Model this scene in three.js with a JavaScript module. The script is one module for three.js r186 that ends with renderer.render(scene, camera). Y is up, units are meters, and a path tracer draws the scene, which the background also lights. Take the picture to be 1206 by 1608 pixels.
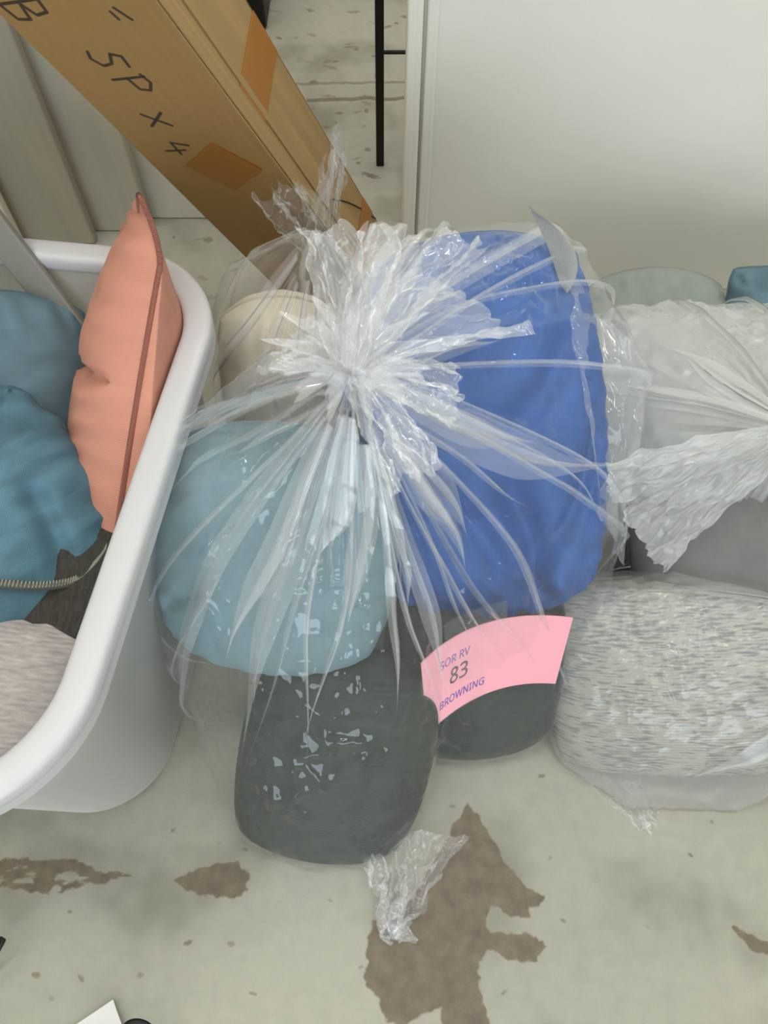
import * as THREE from 'three';
import { RoundedBoxGeometry } from 'three/addons/geometries/RoundedBoxGeometry.js';
import { mergeGeometries, mergeVertices } from 'three/addons/utils/BufferGeometryUtils.js';
import { ImprovedNoise } from 'three/addons/math/ImprovedNoise.js';
import { RectAreaLightUniformsLib } from 'three/addons/lights/RectAreaLightUniformsLib.js';

// ---------------------------------------------------------------- camera, exposure, lamps
const scene = new THREE.Scene();
const camera = new THREE.PerspectiveCamera(69, 1206 / 1608, 0.05, 60);
camera.position.set(0, 1.35, 0);
camera.lookAt(0, 1.35 - Math.sin(Math.PI / 3), -Math.cos(Math.PI / 3));
const renderer = new THREE.WebGLRenderer({ antialias: true });
renderer.toneMapping = THREE.LinearToneMapping;
renderer.toneMappingExposure = 0.88;
renderer.shadowMap.enabled = true;
scene.background = new THREE.Color(0x000000);
RectAreaLightUniformsLib.init();
const LED_COLOR = new THREE.Color().setRGB(1.0, 0.93, 0.80), LED_POWER = 15;
const SKYLIGHT_COLOR = new THREE.Color().setRGB(0.74, 0.87, 1.0), SKYLIGHT_POWER = 1.5;
const ROOM = { x0: -4.2, x1: 4.6, z0: -5.2, z1: 4.4, h: 4.2 };
const LEDS = [[-2.2, -3.2], [0.2, -3.2], [2.6, -3.2], [-2.2, -0.7], [0.2, -0.7], [2.6, -0.7], [-2.2, 1.8], [0.2, 1.8], [2.6, 1.8]];
const SKYLIGHTS = [[-1.0, -0.8], [1.4, -0.8]];
const DAY = { x: 0.3, y: 1.7, w: 4.6, h: 2.0, power: 3.2 };                                    // tall frosted daylight window behind the camera

// ---------------------------------------------------------------- helpers
let seedState = 7;
const seed = (s) => { seedState = s >>> 0; };
const rnd = () => { seedState = (seedState + 0x6D2B79F5) >>> 0; let t = seedState; t = Math.imul(t ^ (t >>> 15), t | 1); t ^= t + Math.imul(t ^ (t >>> 7), t | 61); return ((t ^ (t >>> 14)) >>> 0) / 4294967296; };
const rr = (a, b) => a + (b - a) * rnd();
const perlin = new ImprovedNoise();
const n3 = (x, y, z = 0) => perlin.noise(x, y, z);
const fbm = (x, y, z = 0, o = 4) => { let s = 0, a = 0.5; for (let i = 0; i < o; i++) { s += a * n3(x, y, z + i * 7.3); x *= 2.03; y *= 2.03; z *= 2.03; a *= 0.5; } return s; };
const clamp = (x, a, b) => Math.min(b, Math.max(a, x));
const sst = (a, b, x) => { const t = clamp((x - a) / (b - a), 0, 1); return t * t * (3 - 2 * t); };
const V = (x, y, z) => new THREE.Vector3(x, y, z);
const names = {};
const numbered = (n) => { const k = names[n] = (names[n] ?? -1) + 1; return k ? n + '_' + String(k).padStart(3, '0') : n; };
function shadowed(o) { o.castShadow = o.receiveShadow = true; return o; }
function part(name, geo, mat, parent) { const m = shadowed(new THREE.Mesh(geo, mat)); m.name = name; parent.add(m); return m; }
function thing(name, label, category, pos = [0, 0, 0], group) {
  const g = new THREE.Group(); g.name = numbered(name); g.position.set(...pos); g.userData = { label, category };
  if (group) g.userData.group = group; scene.add(g); return g;
}
function struct(name, geo, mat, pos = [0, 0, 0], label) {
  const m = shadowed(new THREE.Mesh(geo, mat)); m.name = name; m.position.set(...pos); m.userData.kind = 'structure'; m.userData.label = label; scene.add(m); return m;
}
function dataTex(w, h, fn, srgb = true) {
  const d = new Uint8Array(w * h * 4);
  for (let j = 0; j < h; j++) for (let i = 0; i < w; i++) { const c = fn(i / w, j / h, i, j), k = (j * w + i) * 4; d[k] = clamp(c[0], 0, 255); d[k + 1] = clamp(c[1], 0, 255); d[k + 2] = clamp(c[2], 0, 255); d[k + 3] = 255; }
  const t = new THREE.DataTexture(d, w, h); t.magFilter = THREE.LinearFilter; t.minFilter = THREE.LinearMipmapLinearFilter; t.generateMipmaps = true;
  t.wrapS = t.wrapT = THREE.RepeatWrapping; if (srgb) t.colorSpace = THREE.SRGBColorSpace; t.needsUpdate = true; return t;
}
const std = (o) => new THREE.MeshStandardMaterial(o);
const phys = (o) => new THREE.MeshPhysicalMaterial(o);
function gridGeo(nu, nv, fn, closedU = false) {           // fn(u, v) -> Vector3; uv in metres along the grid when fn sets none
  const pos = [], uv = [], idx = [], cols = closedU ? nu : nu + 1;
  for (let j = 0; j <= nv; j++) for (let i = 0; i < cols; i++) { const p = fn(i / nu, j / nv); pos.push(p.x, p.y, p.z); uv.push(i / nu, j / nv); }
  for (let j = 0; j < nv; j++) for (let i = 0; i < nu; i++) { const a = j * cols + i, b = j * cols + (i + 1) % cols, c = a + cols, d = b + cols; idx.push(a, b, d, a, d, c); }
  const g = new THREE.BufferGeometry(); g.setAttribute('position', new THREE.Float32BufferAttribute(pos, 3)); g.setAttribute('uv', new THREE.Float32BufferAttribute(uv, 2)); g.setIndex(idx); g.computeVertexNormals(); return g;
}
function basisMatrix(center, normal, upHint) {
  const z = V(...normal).normalize(), y = V(...upHint); y.addScaledVector(z, -y.dot(z)).normalize(); const x = y.clone().cross(z);
  return new THREE.Matrix4().makeBasis(x, y, z).setPosition(...center);
}

// ---------------------------------------------------------------- materials shared by several things
const weave = dataTex(256, 256, (u, v, i, j) => { const k = 128 + 60 * Math.sin(i * Math.PI / 4) * Math.sin(j * Math.PI / 4) + 50 * (n3(i * 0.7, j * 0.7, 3)); return [k, k, k]; }, false);
const ribbed = dataTex(256, 256, (u, v, i, j) => { const k = 128 + 90 * Math.sin(j * Math.PI / 4 + 1.2 * n3(i * 0.08, j * 0.05, 5)) + 30 * n3(i * 0.6, j * 0.6, 1); return [k, k, k]; }, false);
const mottled = (r, g, b, amt, sx, sy, z) => dataTex(512, 512, (u, v, i, j) => { const k = 1 + amt * (fbm(i * sx, j * sy, z, 4) * 1.6 + 0.35 * n3(i * 0.9, j * 0.9, z)); return [r * k, g * k, b * k]; });
function fabric(hexRGB, amt, opts = {}) {
  const map = mottled(...hexRGB, amt, opts.sx ?? 0.02, opts.sy ?? 0.02, opts.z ?? 1), bump = (opts.rib ? ribbed : weave).clone();
  map.repeat.set(2.2, 2.2); bump.repeat.set(opts.rib ? 5 : 9, opts.rib ? 5 : 9); bump.needsUpdate = true;
  return phys({ map, bumpMap: bump, bumpScale: opts.bump ?? 0.0006, roughness: opts.rough ?? 0.9, sheen: opts.sheen ?? 0.3, sheenRoughness: 0.45, sheenColor: new THREE.Color(...(opts.sheenColor ?? [0.5, 0.55, 0.6])) });
}
const M = {
  film: phys({ color: 0xffffff, transmission: 0.955, roughness: 0.055, thickness: 0, ior: 1.5, side: THREE.DoubleSide }),
  filmDense: phys({ color: 0xffffff, transmission: 0.8, roughness: 0.08, thickness: 0, ior: 1.5, side: THREE.DoubleSide }),
  filmMilky: phys({ color: 0xf6f6f4, transmission: 0.72, roughness: 0.22, thickness: 0, ior: 1.5, side: THREE.DoubleSide }),
  filmFold: phys({ color: 0xffffff, transmission: 0.88, roughness: 0.07, thickness: 0, ior: 1.5, side: THREE.DoubleSide }),
  blackMetal: std({ color: 0x15130f, roughness: 0.5, metalness: 0.3 }),
};

// ---------------------------------------------------------------- floor with worn patches
const PATCHES = [
  [[0.143, -0.205], [0.173, -0.166], [0.196, -0.118], [0.22, -0.089], [0.242, -0.071], [0.256, -0.063], [0.247, -0.053], [0.232, -0.048], [0.232, -0.035], [0.2, -0.036], [0.171, -0.054], [0.161, -0.035], [0.166, -0.013], [0.198, -0.015], [0.238, -0.008], [0.254, 0.005], [0.235, 0.022], [0.195, 0.024], [0.161, 0.009], [0.145, 0.026], [0.145, 0.06], [0.159, 0.106], [0.15, 0.16], [0.09, 0.15], [0.084, 0.086], [0.055, 0.092], [0.035, 0.106], [0.005, 0.106], [-0.008, 0.076], [-0.027, 0.055], [-0.03, 0.009], [-0.018, -0.03], [0.017, -0.039], [0.059, -0.08], [0.092, -0.137]],
  [[-0.34, -0.089], [-0.316, -0.103], [-0.29, -0.106], [-0.276, -0.116], [-0.244, -0.116], [-0.222, -0.097], [-0.222, -0.075], [-0.244, -0.062], [-0.28, -0.063], [-0.317, -0.073]],
  [[-0.651, -0.108], [-0.618, -0.122], [-0.57, -0.12], [-0.496, -0.116], [-0.472, -0.101], [-0.414, -0.096], [-0.459, -0.085], [-0.489, -0.082], [-0.518, -0.071], [-0.569, -0.069], [-0.612, -0.078], [-0.643, -0.078]],
  [[0.552, -0.021], [0.575, -0.013], [0.603, 0.001], [0.625, 0.026], [0.574, 0.009]],
];
function signedDistance(px, pz, poly) {
  let d = 1e9, inside = false;
  for (let i = 0, j = poly.length - 1; i < poly.length; j = i++) {
    const [xi, zi] = poly[i], [xj, zj] = poly[j], ex = xj - xi, ez = zj - zi, wx = px - xi, wz = pz - zi, t = clamp((wx * ex + wz * ez) / (ex * ex + ez * ez), 0, 1);
    d = Math.min(d, Math.hypot(wx - ex * t, wz - ez * t));
    if ((zi > pz) !== (zj > pz) && px < (xj - xi) * (pz - zi) / (zj - zi) + xi) inside = !inside;
  }
  return inside ? -d : d;
}
{
  const N = 2048, S = 4, X0 = -2, Z0 = -3.2;
  const boxes = PATCHES.map((p) => [Math.min(...p.map((q) => q[0])) - 0.03, Math.max(...p.map((q) => q[0])) + 0.03, Math.min(...p.map((q) => q[1])) - 0.03, Math.max(...p.map((q) => q[1])) + 0.03]);
  seed(21);
  const chips = []; for (let i = 0; i < 900; i++) { const far = rnd() < 0.62; chips.push([rr(-1.6, 1.2), far ? rr(-3.1, -1.3) : rr(-1.3, 0.3), rr(0.003, far ? 0.03 : 0.008), rr(0.0015, far ? 0.012 : 0.004), rr(-0.5, 0.7), rr(0.25, 0.8)]); }
  const cells = {}; chips.forEach((c) => { for (let a = -1; a <= 1; a++) for (let b = -1; b <= 1; b++) (cells[(Math.floor(c[0] * 10) + a) + ',' + (Math.floor(c[1] * 10) + b)] ??= []).push(c); });
  const map = dataTex(N, N, (u, v) => {
    const x = X0 + u * S, z = Z0 + v * S;
    const broad = fbm(x * 1.7, z * 1.7, 2, 4), fine = fbm(x * 38, z * 38, 9, 3), grit = n3(x * 300, z * 300, 4);
    let k = 1 + 0.13 * broad + 0.05 * fine + 0.02 * grit, c = [172 * k, 169 * k, 153 * k];
    const dirty = sst(0.02, 0.32, fbm(x * 3.1 + 4, z * 3.1, 6, 4)) * 0.16; c = [c[0] * (1 - dirty), c[1] * (1 - dirty), c[2] * (1 - dirty * 1.15)];
    let bare = 0;
    boxes.forEach((b, i) => { if (x > b[0] && x < b[1] && z > b[2] && z < b[3]) { const d = signedDistance(x, z, PATCHES[i]) + 0.011 * fbm(x * 55, z * 55, 3, 4); let s = sst(0.0015, -0.0015, d); if (i === 2) s *= sst(0.2, 0.05, fbm(x * 28, z * 60, 17, 3)); bare = Math.max(bare, s); } });
    for (const ch of cells[Math.floor(x * 10) + ',' + Math.floor(z * 10)] ?? []) {
      const dx = x - ch[0], dz = z - ch[1], ca = Math.cos(ch[4]), sa = Math.sin(ch[4]), q = Math.hypot((dx * ca + dz * sa) / ch[2], (-dx * sa + dz * ca) / ch[3]) + 0.9 * fbm(x * 120, z * 120, 8, 2);
      bare = Math.max(bare, ch[5] * sst(1.1, 0.7, q));
    }
    const crackA = Math.abs(z + 2.33 + 0.03 * (x + 0.2) + 0.02 * fbm(x * 9, 1, 1, 3)) < 0.006 && x > -0.6 && x < 0.9 ? 0.55 : 0;
    const crackB = Math.abs(z + 2.25 + 0.05 * x + 0.03 * fbm(x * 8, 4, 1, 3)) < 0.009 && x > -0.24 && x < 0.9 ? 0.8 : 0;
    bare = Math.max(bare, crackA, crackB);
    if (bare > 0) { const t = 1 + 0.28 * fbm(x * 45, z * 45, 12, 4) + 0.06 * grit, d = [112 * t, 98 * t, 80 * t]; c = c.map((q, i) => q + (d[i] - q) * bare * 0.93); }
    return c;
  });
  map.wrapS = map.wrapT = THREE.MirroredRepeatWrapping;
  const bump = dataTex(512, 512, (u, v, i, j) => { const k = 128 + 70 * fbm(i * 0.06, j * 0.06, 2, 4) + 40 * n3(i * 0.5, j * 0.5, 4); return [k, k, k]; }, false); bump.repeat.set(6, 6);
  const W = ROOM.x1 - ROOM.x0, D = ROOM.z1 - ROOM.z0, g = new THREE.BoxGeometry(W, 0.1, D), p = g.attributes.position, uv = g.attributes.uv, cx = (ROOM.x0 + ROOM.x1) / 2, cz = (ROOM.z0 + ROOM.z1) / 2;
  for (let i = 0; i < p.count; i++) uv.setXY(i, (p.getX(i) + cx - X0) / S, (p.getZ(i) + cz - Z0) / S);
  struct('floor', g, std({ map, bumpMap: bump, bumpScale: 0.0012, roughness: 0.55 }), [cx, -0.05, cz], 'worn painted concrete floor with brown bare patches');
}
// ---------------------------------------------------------------- walls, ceiling
{
  const W = ROOM.x1 - ROOM.x0, D = ROOM.z1 - ROOM.z0, H = ROOM.h, cx = (ROOM.x0 + ROOM.x1) / 2, cz = (ROOM.z0 + ROOM.z1) / 2;
  const wm = std({ map: mottled(198, 197, 190, 0.08, 0.02, 0.02, 5), roughness: 0.9 });
  struct('wall_back', new THREE.BoxGeometry(W + 0.4, H, 0.2), wm, [cx, H / 2, ROOM.z0 - 0.1], 'plain grey wall at the back of the hall');
  struct('wall_front', new THREE.BoxGeometry(W + 0.4, H, 0.2), wm, [cx, H / 2, ROOM.z1 + 0.1], 'plain grey wall behind the camera');
  struct('wall_left', new THREE.BoxGeometry(0.2, H, D), wm, [ROOM.x0 - 0.1, H / 2, cz], 'plain grey wall on the left');
  struct('wall_right', new THREE.BoxGeometry(0.2, H, D), wm, [ROOM.x1 + 0.1, H / 2, cz], 'plain grey wall on the right');
  struct('ceiling', new THREE.BoxGeometry(W + 0.4, 0.2, D + 0.4), std({ color: 0xb9bab6, roughness: 0.9 }), [cx, H + 0.1, cz], 'grey hall ceiling');
  // lamps: each a frame with a grid of glowing lenses and an area light under it
  const frameMat = std({ color: 0xd8d8d6, roughness: 0.5 }), lens = std({ color: 0xffffff, emissive: LED_COLOR, emissiveIntensity: 12, roughness: 0.4 });
  const frameGeo = new RoundedBoxGeometry(1.0, 0.05, 0.34, 2, 0.012), lensGeo = new RoundedBoxGeometry(0.09, 0.012, 0.08, 1, 0.004);
  LEDS.forEach(([x, z], i) => {
    const t = thing('ceiling_lamp', 'white lamp with a grid of lenses on the hall ceiling', 'lamp', [x, H - 0.03, z], 'lamps on the hall ceiling');
    part('frame', frameGeo, frameMat, t);
    for (let a = 0; a < 9; a++) for (let b = 0; b < 3; b++) part('lens', lensGeo, lens, t).position.set(-0.424 + a * 0.106, -0.028, -0.1 + b * 0.1);
    const l = new THREE.RectAreaLight(LED_COLOR, LED_POWER, 0.96, 0.3); l.position.set(x, H - 0.075, z); l.lookAt(x, 0, z); l.name = 'lamp_light'; scene.add(l);
  });
  const skyMat = std({ color: 0xffffff, emissive: SKYLIGHT_COLOR, emissiveIntensity: 1.4, roughness: 0.6 });
  const day = struct('window_3', new RoundedBoxGeometry(DAY.w, DAY.h, 0.03, 2, 0.01), std({ color: 0xffffff, emissive: SKYLIGHT_COLOR, emissiveIntensity: 2.0, roughness: 0.6 }), [DAY.x, DAY.y, ROOM.z1 - 0.015], 'tall frosted daylight window behind the camera');
  const bar = std({ color: 0x6f7376, roughness: 0.6 });
  for (let i = -2; i <= 2; i++) part('window_mullion', new RoundedBoxGeometry(0.05, DAY.h, 0.04, 1, 0.008).translate(i * DAY.w / 4, 0, -0.02), bar, day);
  for (let i = -1; i <= 1; i++) part('window_rail', new RoundedBoxGeometry(DAY.w, 0.05, 0.04, 1, 0.008).translate(0, i * DAY.h / 2, -0.02), bar, day);
  { const l = new THREE.RectAreaLight(SKYLIGHT_COLOR, DAY.power, DAY.w - 0.1, DAY.h - 0.1); l.position.set(DAY.x, DAY.y, ROOM.z1 - 0.07); l.lookAt(DAY.x, DAY.y, 0); l.name = 'daylight'; scene.add(l); }
  SKYLIGHTS.forEach(([x, z], i) => {
    const t = struct('window_' + (i + 1), new RoundedBoxGeometry(0.9, 0.03, 4.6, 2, 0.01), skyMat, [x, H - 0.015, z], 'frosted daylight panel in the hall ceiling');
    const l = new THREE.RectAreaLight(SKYLIGHT_COLOR, SKYLIGHT_POWER, 0.88, 4.5); l.position.set(x, H - 0.04, z); l.lookAt(x, 0, z); l.name = 'skylight_light'; scene.add(l);
  });
}

// ---------------------------------------------------------------- boards standing at the back left
{
  const bm = [std({ map: mottled(212, 205, 186, 0.05, 0.01, 0.01, 2), roughness: 0.75 }), std({ map: mottled(166, 159, 141, 0.05, 0.01, 0.01, 3), roughness: 0.75 }), std({ map: mottled(188, 182, 165, 0.05, 0.01, 0.01, 6), roughness: 0.75 }), std({ map: mottled(216, 215, 200, 0.05, 0.01, 0.01, 4), roughness: 0.75 })];  // shade bands across the boards are put into these darker and lighter colours
  const put = (x0, x1, z, yaw, tilt, m, label) => {
    const o = shadowed(new THREE.Mesh(new RoundedBoxGeometry(x1 - x0, 1.9, 0.03, 2, 0.006), m)); o.name = numbered('board'); o.userData = { label, category: 'board', group: 'boards standing behind the tub' };
    o.geometry.translate(0, 0.95, 0); o.position.set((x0 + x1) / 2, 0, z); o.rotation.set(tilt, yaw, 0, 'YXZ'); scene.add(o);
  };
  put(-1.9, -0.93, -1.56, 0.0, -0.02, bm[0], 'light beige board at far left behind the tub');
  put(-0.96, -0.76, -1.61, 0.0, -0.02, bm[1], 'board beside the light beige board, shade band put into its dark taupe colour');
  put(-0.78, -0.62, -1.66, 0.0, -0.02, bm[2], 'narrow board beside the pale grey board, softer shade put into its taupe colour');
  put(-0.66, -0.3, -1.71, 0.0, -0.02, bm[3], 'pale grey board partly hidden behind the cardboard box');
}
// ---------------------------------------------------------------- white panel at the back right, rack behind it
{
  const t = thing('white_panel', 'large white framed panel standing behind the bags', 'panel', [0.04, 0, -1.4]);
  const wm = std({ map: mottled(240, 238, 226, 0.02, 0.01, 0.01, 2), roughness: 0.5 });
  const g = new RoundedBoxGeometry(1.5, 1.9, 0.024, 2, 0.004); g.translate(0.75 + 0.03, 0.95, -0.016); part('board', g, wm, t);
  const rail = (x, w, d) => { const q = new RoundedBoxGeometry(w, 1.92, d, 2, 0.005); q.translate(x, 0.96, 0); part('edge_rail', q, wm, t); };
  rail(0.014, 0.028, 0.04); rail(0.046, 0.022, 0.022); rail(1.55, 0.03, 0.04);
  t.rotation.y = 0.03;
}
{
  const t = thing('metal_rack', 'thin black metal rack upright standing on the floor behind the panel', 'rack', [-0.011, 0, -1.93]);
  const post = (x, z) => { const g = new RoundedBoxGeometry(0.022, 1.9, 0.022, 1, 0.003); g.translate(x, 0.95, z); part('upright', g, M.blackMetal, t); };
  post(0, 0); post(0.75, 0); post(0.75, -0.4);
  for (const y of [0.31, 0.05, 0.62, 1.2, 1.85]) { const g = new THREE.CylinderGeometry(0.005, 0.005, 0.75, 8); g.rotateZ(Math.PI / 2); g.translate(0.375, y, 0); if (y > 0.1) part('crossbar', g, M.blackMetal, t); }
}
{
  const t = thing('black_crate', 'black object standing behind the top of the cardboard box', 'crate', [-0.49, 0, -2.75]);
  part('body', new RoundedBoxGeometry(0.2, 0.3, 0.24, 2, 0.015).translate(0, 0.15, 0), M.blackMetal, t);
  part('lid', new RoundedBoxGeometry(0.21, 0.02, 0.25, 2, 0.006).translate(0, 0.31, 0), M.blackMetal, t);
}

// ---------------------------------------------------------------- leaning cardboard box
{
  const up = V(-0.29059, 0.88884, 0.35428), a = V(-0.9466, -0.213, -0.24203), b = V(0.13967, 0.4057, -0.90327), L0 = -0.17, L1 = 1.32, WA = 0.23, WB = 0.162;
  const t = thing('cardboard_box', 'long brown cardboard box leaning behind the bags, marked with black pen', 'box');
  t.matrixAutoUpdate = true;
  const m = new THREE.Matrix4().makeBasis(a.clone().negate(), up, b.clone().negate()).setPosition(-0.0595, 0.2025, -1.262);   // local x: towards the right edge of the broad face, y: along, z: out of the broad face
  m.decompose(t.position, t.quaternion, t.scale);
  const card = mottled(170, 138, 90, 0.10, 0.012, 0.004, 7);
  const cardMat = std({ map: card, roughness: 0.75 }), edgeMat = std({ map: mottled(160, 124, 76, 0.10, 0.03, 0.01, 2), roughness: 0.85 });
  const len = L1 - L0, th = 0.006;
  // broad face sheet with the writing
  const cv = document.createElement('canvas'); cv.width = 2048; cv.height = 320; const c = cv.getContext('2d');
  c.fillStyle = 'rgb(172,134,80)'; c.fillRect(0, 0, 2048, 320);
  seed(5); for (let i = 0; i < 900; i++) { c.fillStyle = rnd() < 0.5 ? 'rgba(120,86,44,0.05)' : 'rgba(214,176,120,0.05)'; const x = rr(0, 2048), y = rr(0, 320); c.fillRect(x, y, rr(20, 240), rr(1, 5)); }
  for (let i = 0; i < 46; i++) { c.strokeStyle = `rgba(110,76,40,${rr(0.06, 0.2).toFixed(3)})`; c.lineWidth = rr(1, 3); c.beginPath(); const x = rr(0, 2048), y = rr(0, 320); c.moveTo(x, y); c.lineTo(x + rr(-60, 60), y + rr(-20, 20)); c.stroke(); }
  const px = (L) => (L1 - L) / len * 2048, py = (w) => w / WA * 320;               // canvas x runs down the box, y away from the ridge
  c.strokeStyle = 'rgba(52,42,34,0.85)'; c.lineCap = 'round'; c.lineJoin = 'round'; c.lineWidth = 7;
  const pen = (L, w, size, strokes) => { const s = size / WA * 320; for (const st of strokes) { c.beginPath(); st.forEach(([x, y], i) => { const X = px(L) + (x - 0.5) * s * 0.85, Y = py(w) + (y - 0.5) * s; i ? c.lineTo(X, Y) : c.moveTo(X, Y); }); c.stroke(); } };
  pen(0.672, 0.134, 0.05, [[[0.9, 0.05], [0.45, 0.02], [0.3, 0.3], [0.7, 0.5], [0.75, 0.8], [0.4, 1.0], [0.1, 0.9]]]);
  pen(0.625, 0.125, 0.05, [[[0.3, 0.05], [0.3, 1.1]], [[0.2, 0.1], [0.6, 0.0], [0.95, 0.2], [0.85, 0.5], [0.35, 0.6]]]);
  pen(0.543, 0.142, 0.042, [[[0.1, 0.1], [0.9, 0.95]], [[0.95, 0.1], [0.1, 0.95]]]);
  pen(0.47, 0.15, 0.045, [[[0.35, 0.0], [0.1, 0.6], [0.9, 0.6]], [[0.65, 0.3], [0.65, 1.1]]]);
  pen(0.765, 0.187, 0.06, [[[0.2, 0.0], [0.2, 1.0], [0.7, 0.9], [0.75, 0.6], [0.25, 0.5], [0.65, 0.35], [0.6, 0.05], [0.2, 0.0]]]);
  c.lineWidth = 6; pen(0.74, 0.06, 0.03, [[[0.0, 0.6], [0.8, 0.2]], [[0.2, 0.9], [0.7, 0.8]]]);
  const wt = new THREE.CanvasTexture(cv); wt.colorSpace = THREE.SRGBColorSpace;
  const fA = new THREE.PlaneGeometry(1, 1, 40, 8), pa = fA.attributes.position;
  for (let i = 0; i < pa.count; i++) { const s = pa.getX(i) + 0.5, q = 0.5 - pa.getY(i); pa.setXYZ(i, -q * WA, L1 - s * len, 0.0012 * Math.sin(s * 9 + q * 4) * Math.sin(q * Math.PI)); }
  fA.computeVertexNormals();
  // body: four walls and two end flaps
  const box = (w, h, d, x, y, z) => { const g = new RoundedBoxGeometry(w, h, d, 2, Math.min(w, h, d) * 0.35); g.translate(x, y, z); return g; };
  const yc = (L0 + L1) / 2;
  part('front_wall', box(WA, len, th, -WA / 2, yc, -th / 2 - 0.002), edgeMat, t);
  const fm = std({ map: wt, roughness: 0.72 }); fm.side = THREE.DoubleSide; part('written_face', fA, fm, t).userData.label = 'brown cardboard face with black pen marks SP X4';
  part('side_wall', box(th, len, WB, -th / 2, yc, -WB / 2), cardMat, t);
  part('back_wall', box(WA, len, th, -WA / 2, yc, -WB + th / 2), edgeMat, t);
  part('side_wall', box(th, len, WB, -WA + th / 2, yc, -WB / 2), edgeMat, t);
  part('end_flap', box(WA - 0.01, th, WB - 0.01, -WA / 2, L0 + th / 2, -WB / 2), edgeMat, t);
  part('end_flap', box(WA - 0.01, th, WB - 0.01, -WA / 2, L1 - th / 2, -WB / 2), edgeMat, t);
  part('lap_joint', box(0.003, len, 0.03, 0.0012, yc, -0.02), cardMat, t);
  part('lap_joint', box(0.003, len, 0.012, 0.0012, yc, -0.048), cardMat, t);
  const tape = phys({ color: 0xa86a14, transmission: 0.05, roughness: 0.3, thickness: 0 });
  { const g = new RoundedBoxGeometry(0.1, 0.095, 0.0016, 2, 0.0006); g.rotateZ(0.6); g.translate(-0.098, 0.412, 0.0018); part('tape', g, tape, t); }
  const tp = part('tape', box(0.0016, 0.085, 0.15, 0.0014, 0.51, -0.085), tape, t); tp.userData.label = 'strip of brown parcel tape';
  part('tape', box(0.0016, 0.06, 0.15, 0.0014, 0.0, -0.085), tape, t);
  // creases torn into the side wall near its foot
  const tear = (pts) => { const g = new THREE.TubeGeometry(new THREE.CatmullRomCurve3(pts.map((q) => V(0.0006, q[0], -q[1]))), 20, 0.0016, 5); part('torn_crease', g, std({ color: 0x4a3418, roughness: 0.9 }), t); };
  tear([[0.18, 0.07], [0.12, 0.1], [0.04, 0.13], [-0.06, 0.16]]); tear([[0.12, 0.03], [0.1, 0.05], [0.02, 0.06], [-0.04, 0.08]]);
}

// ---------------------------------------------------------------- pillows
function pillowGeo({ w, h, t, pull = 0.06, N = 56, sd = 1, wr = 0.006, power = 0.46, creases = [], round = 0.35 }) {
  const pos = [], uv = [], idx = [], id = (i, j, s) => { const e = i === 0 || j === 0 || i === N || j === N; return e ? edge[j * (N + 1) + i] : (s ? back : front)[j * (N + 1) + i]; };
  const front = [], back = [], edge = []; let n = 0;
  const point = (i, j, s) => {
    const a = -1 + 2 * i / N, b = -1 + 2 * j / N, u = Math.sin(a * Math.PI / 2), v = Math.sin(b * Math.PI / 2);
    const x = w / 2 * u * (1 - pull * u * u * (1 - v * v)) * (1 - round + round * Math.sqrt(1 - v * v / 2)), y = h / 2 * v * (1 - pull * v * v * (1 - u * u)) * (1 - round + round * Math.sqrt(1 - u * u / 2));
    let z = t / 2 * Math.pow(Math.max(0, (1 - u * u) * (1 - v * v)), power);
    const em = Math.max(Math.abs(u), Math.abs(v)), along = Math.abs(u) > Math.abs(v) ? y : x, rim = sst(0.55, 0.9, em) * sst(1.0, 0.93, em);
    z += wr * rim * Math.sin(along * 150 + 5 * n3(x * 12, y * 12, sd)) + wr * 1.6 * fbm(x * 9, y * 9, sd * 3.1 + s * 5, 3) * sst(1, 0.8, em);
    for (const [cu, cv, ang, ln, dp, wd, side] of creases) { if (side !== undefined && side !== s) continue; const dx = u - cu, dy = v - cv, l = dx * Math.cos(ang) + dy * Math.sin(ang), q = -dx * Math.sin(ang) + dy * Math.cos(ang) + 0.05 * Math.sin(l * 5 + sd); z -= dp * Math.exp(-(q * q) / (wd * wd)) * sst(ln, ln * 0.4, Math.abs(l)) * sst(1, 0.9, em); }
    const jig = 0.3 * wr * (em > 0.97 ? Math.sin(along * 120 + sd) : 0);
    return [x + jig, y, (s ? -1 : 1) * z];
  };
  for (let j = 0; j <= N; j++) for (let i = 0; i <= N; i++) {
    const e = i === 0 || j === 0 || i === N || j === N, k = j * (N + 1) + i;
    if (e) { const p = point(i, j, 0); p[2] = 0; pos.push(...p); uv.push(p[0], p[1]); edge[k] = n++; }
    else { for (const s of [0, 1]) { const p = point(i, j, s); pos.push(...p); uv.push(p[0], p[1]); (s ? back : front)[k] = n++; } }
  }
  for (let j = 0; j < N; j++) for (let i = 0; i < N; i++) {
    let A = id(i, j, 0), B = id(i + 1, j, 0), C = id(i + 1, j + 1, 0), D = id(i, j + 1, 0); idx.push(A, B, C, A, C, D);
    A = id(i, j, 1); B = id(i + 1, j, 1); C = id(i + 1, j + 1, 1); D = id(i, j + 1, 1); idx.push(A, C, B, A, D, C);
  }
  const g = new THREE.BufferGeometry(); g.setAttribute('position', new THREE.Float32BufferAttribute(pos, 3)); g.setAttribute('uv', new THREE.Float32BufferAttribute(uv, 2)); g.setIndex(idx);
  const E = []; for (let i = 0; i < N; i++) E.push(edge[i]); for (let j = 0; j < N; j++) E.push(edge[j * (N + 1) + N]); for (let i = N; i > 0; i--) E.push(edge[N * (N + 1) + i]); for (let j = N; j > 0; j--) E.push(edge[j * (N + 1)]);
  return { g, E };
}
const FLOOR_GAP = 0.004;
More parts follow.
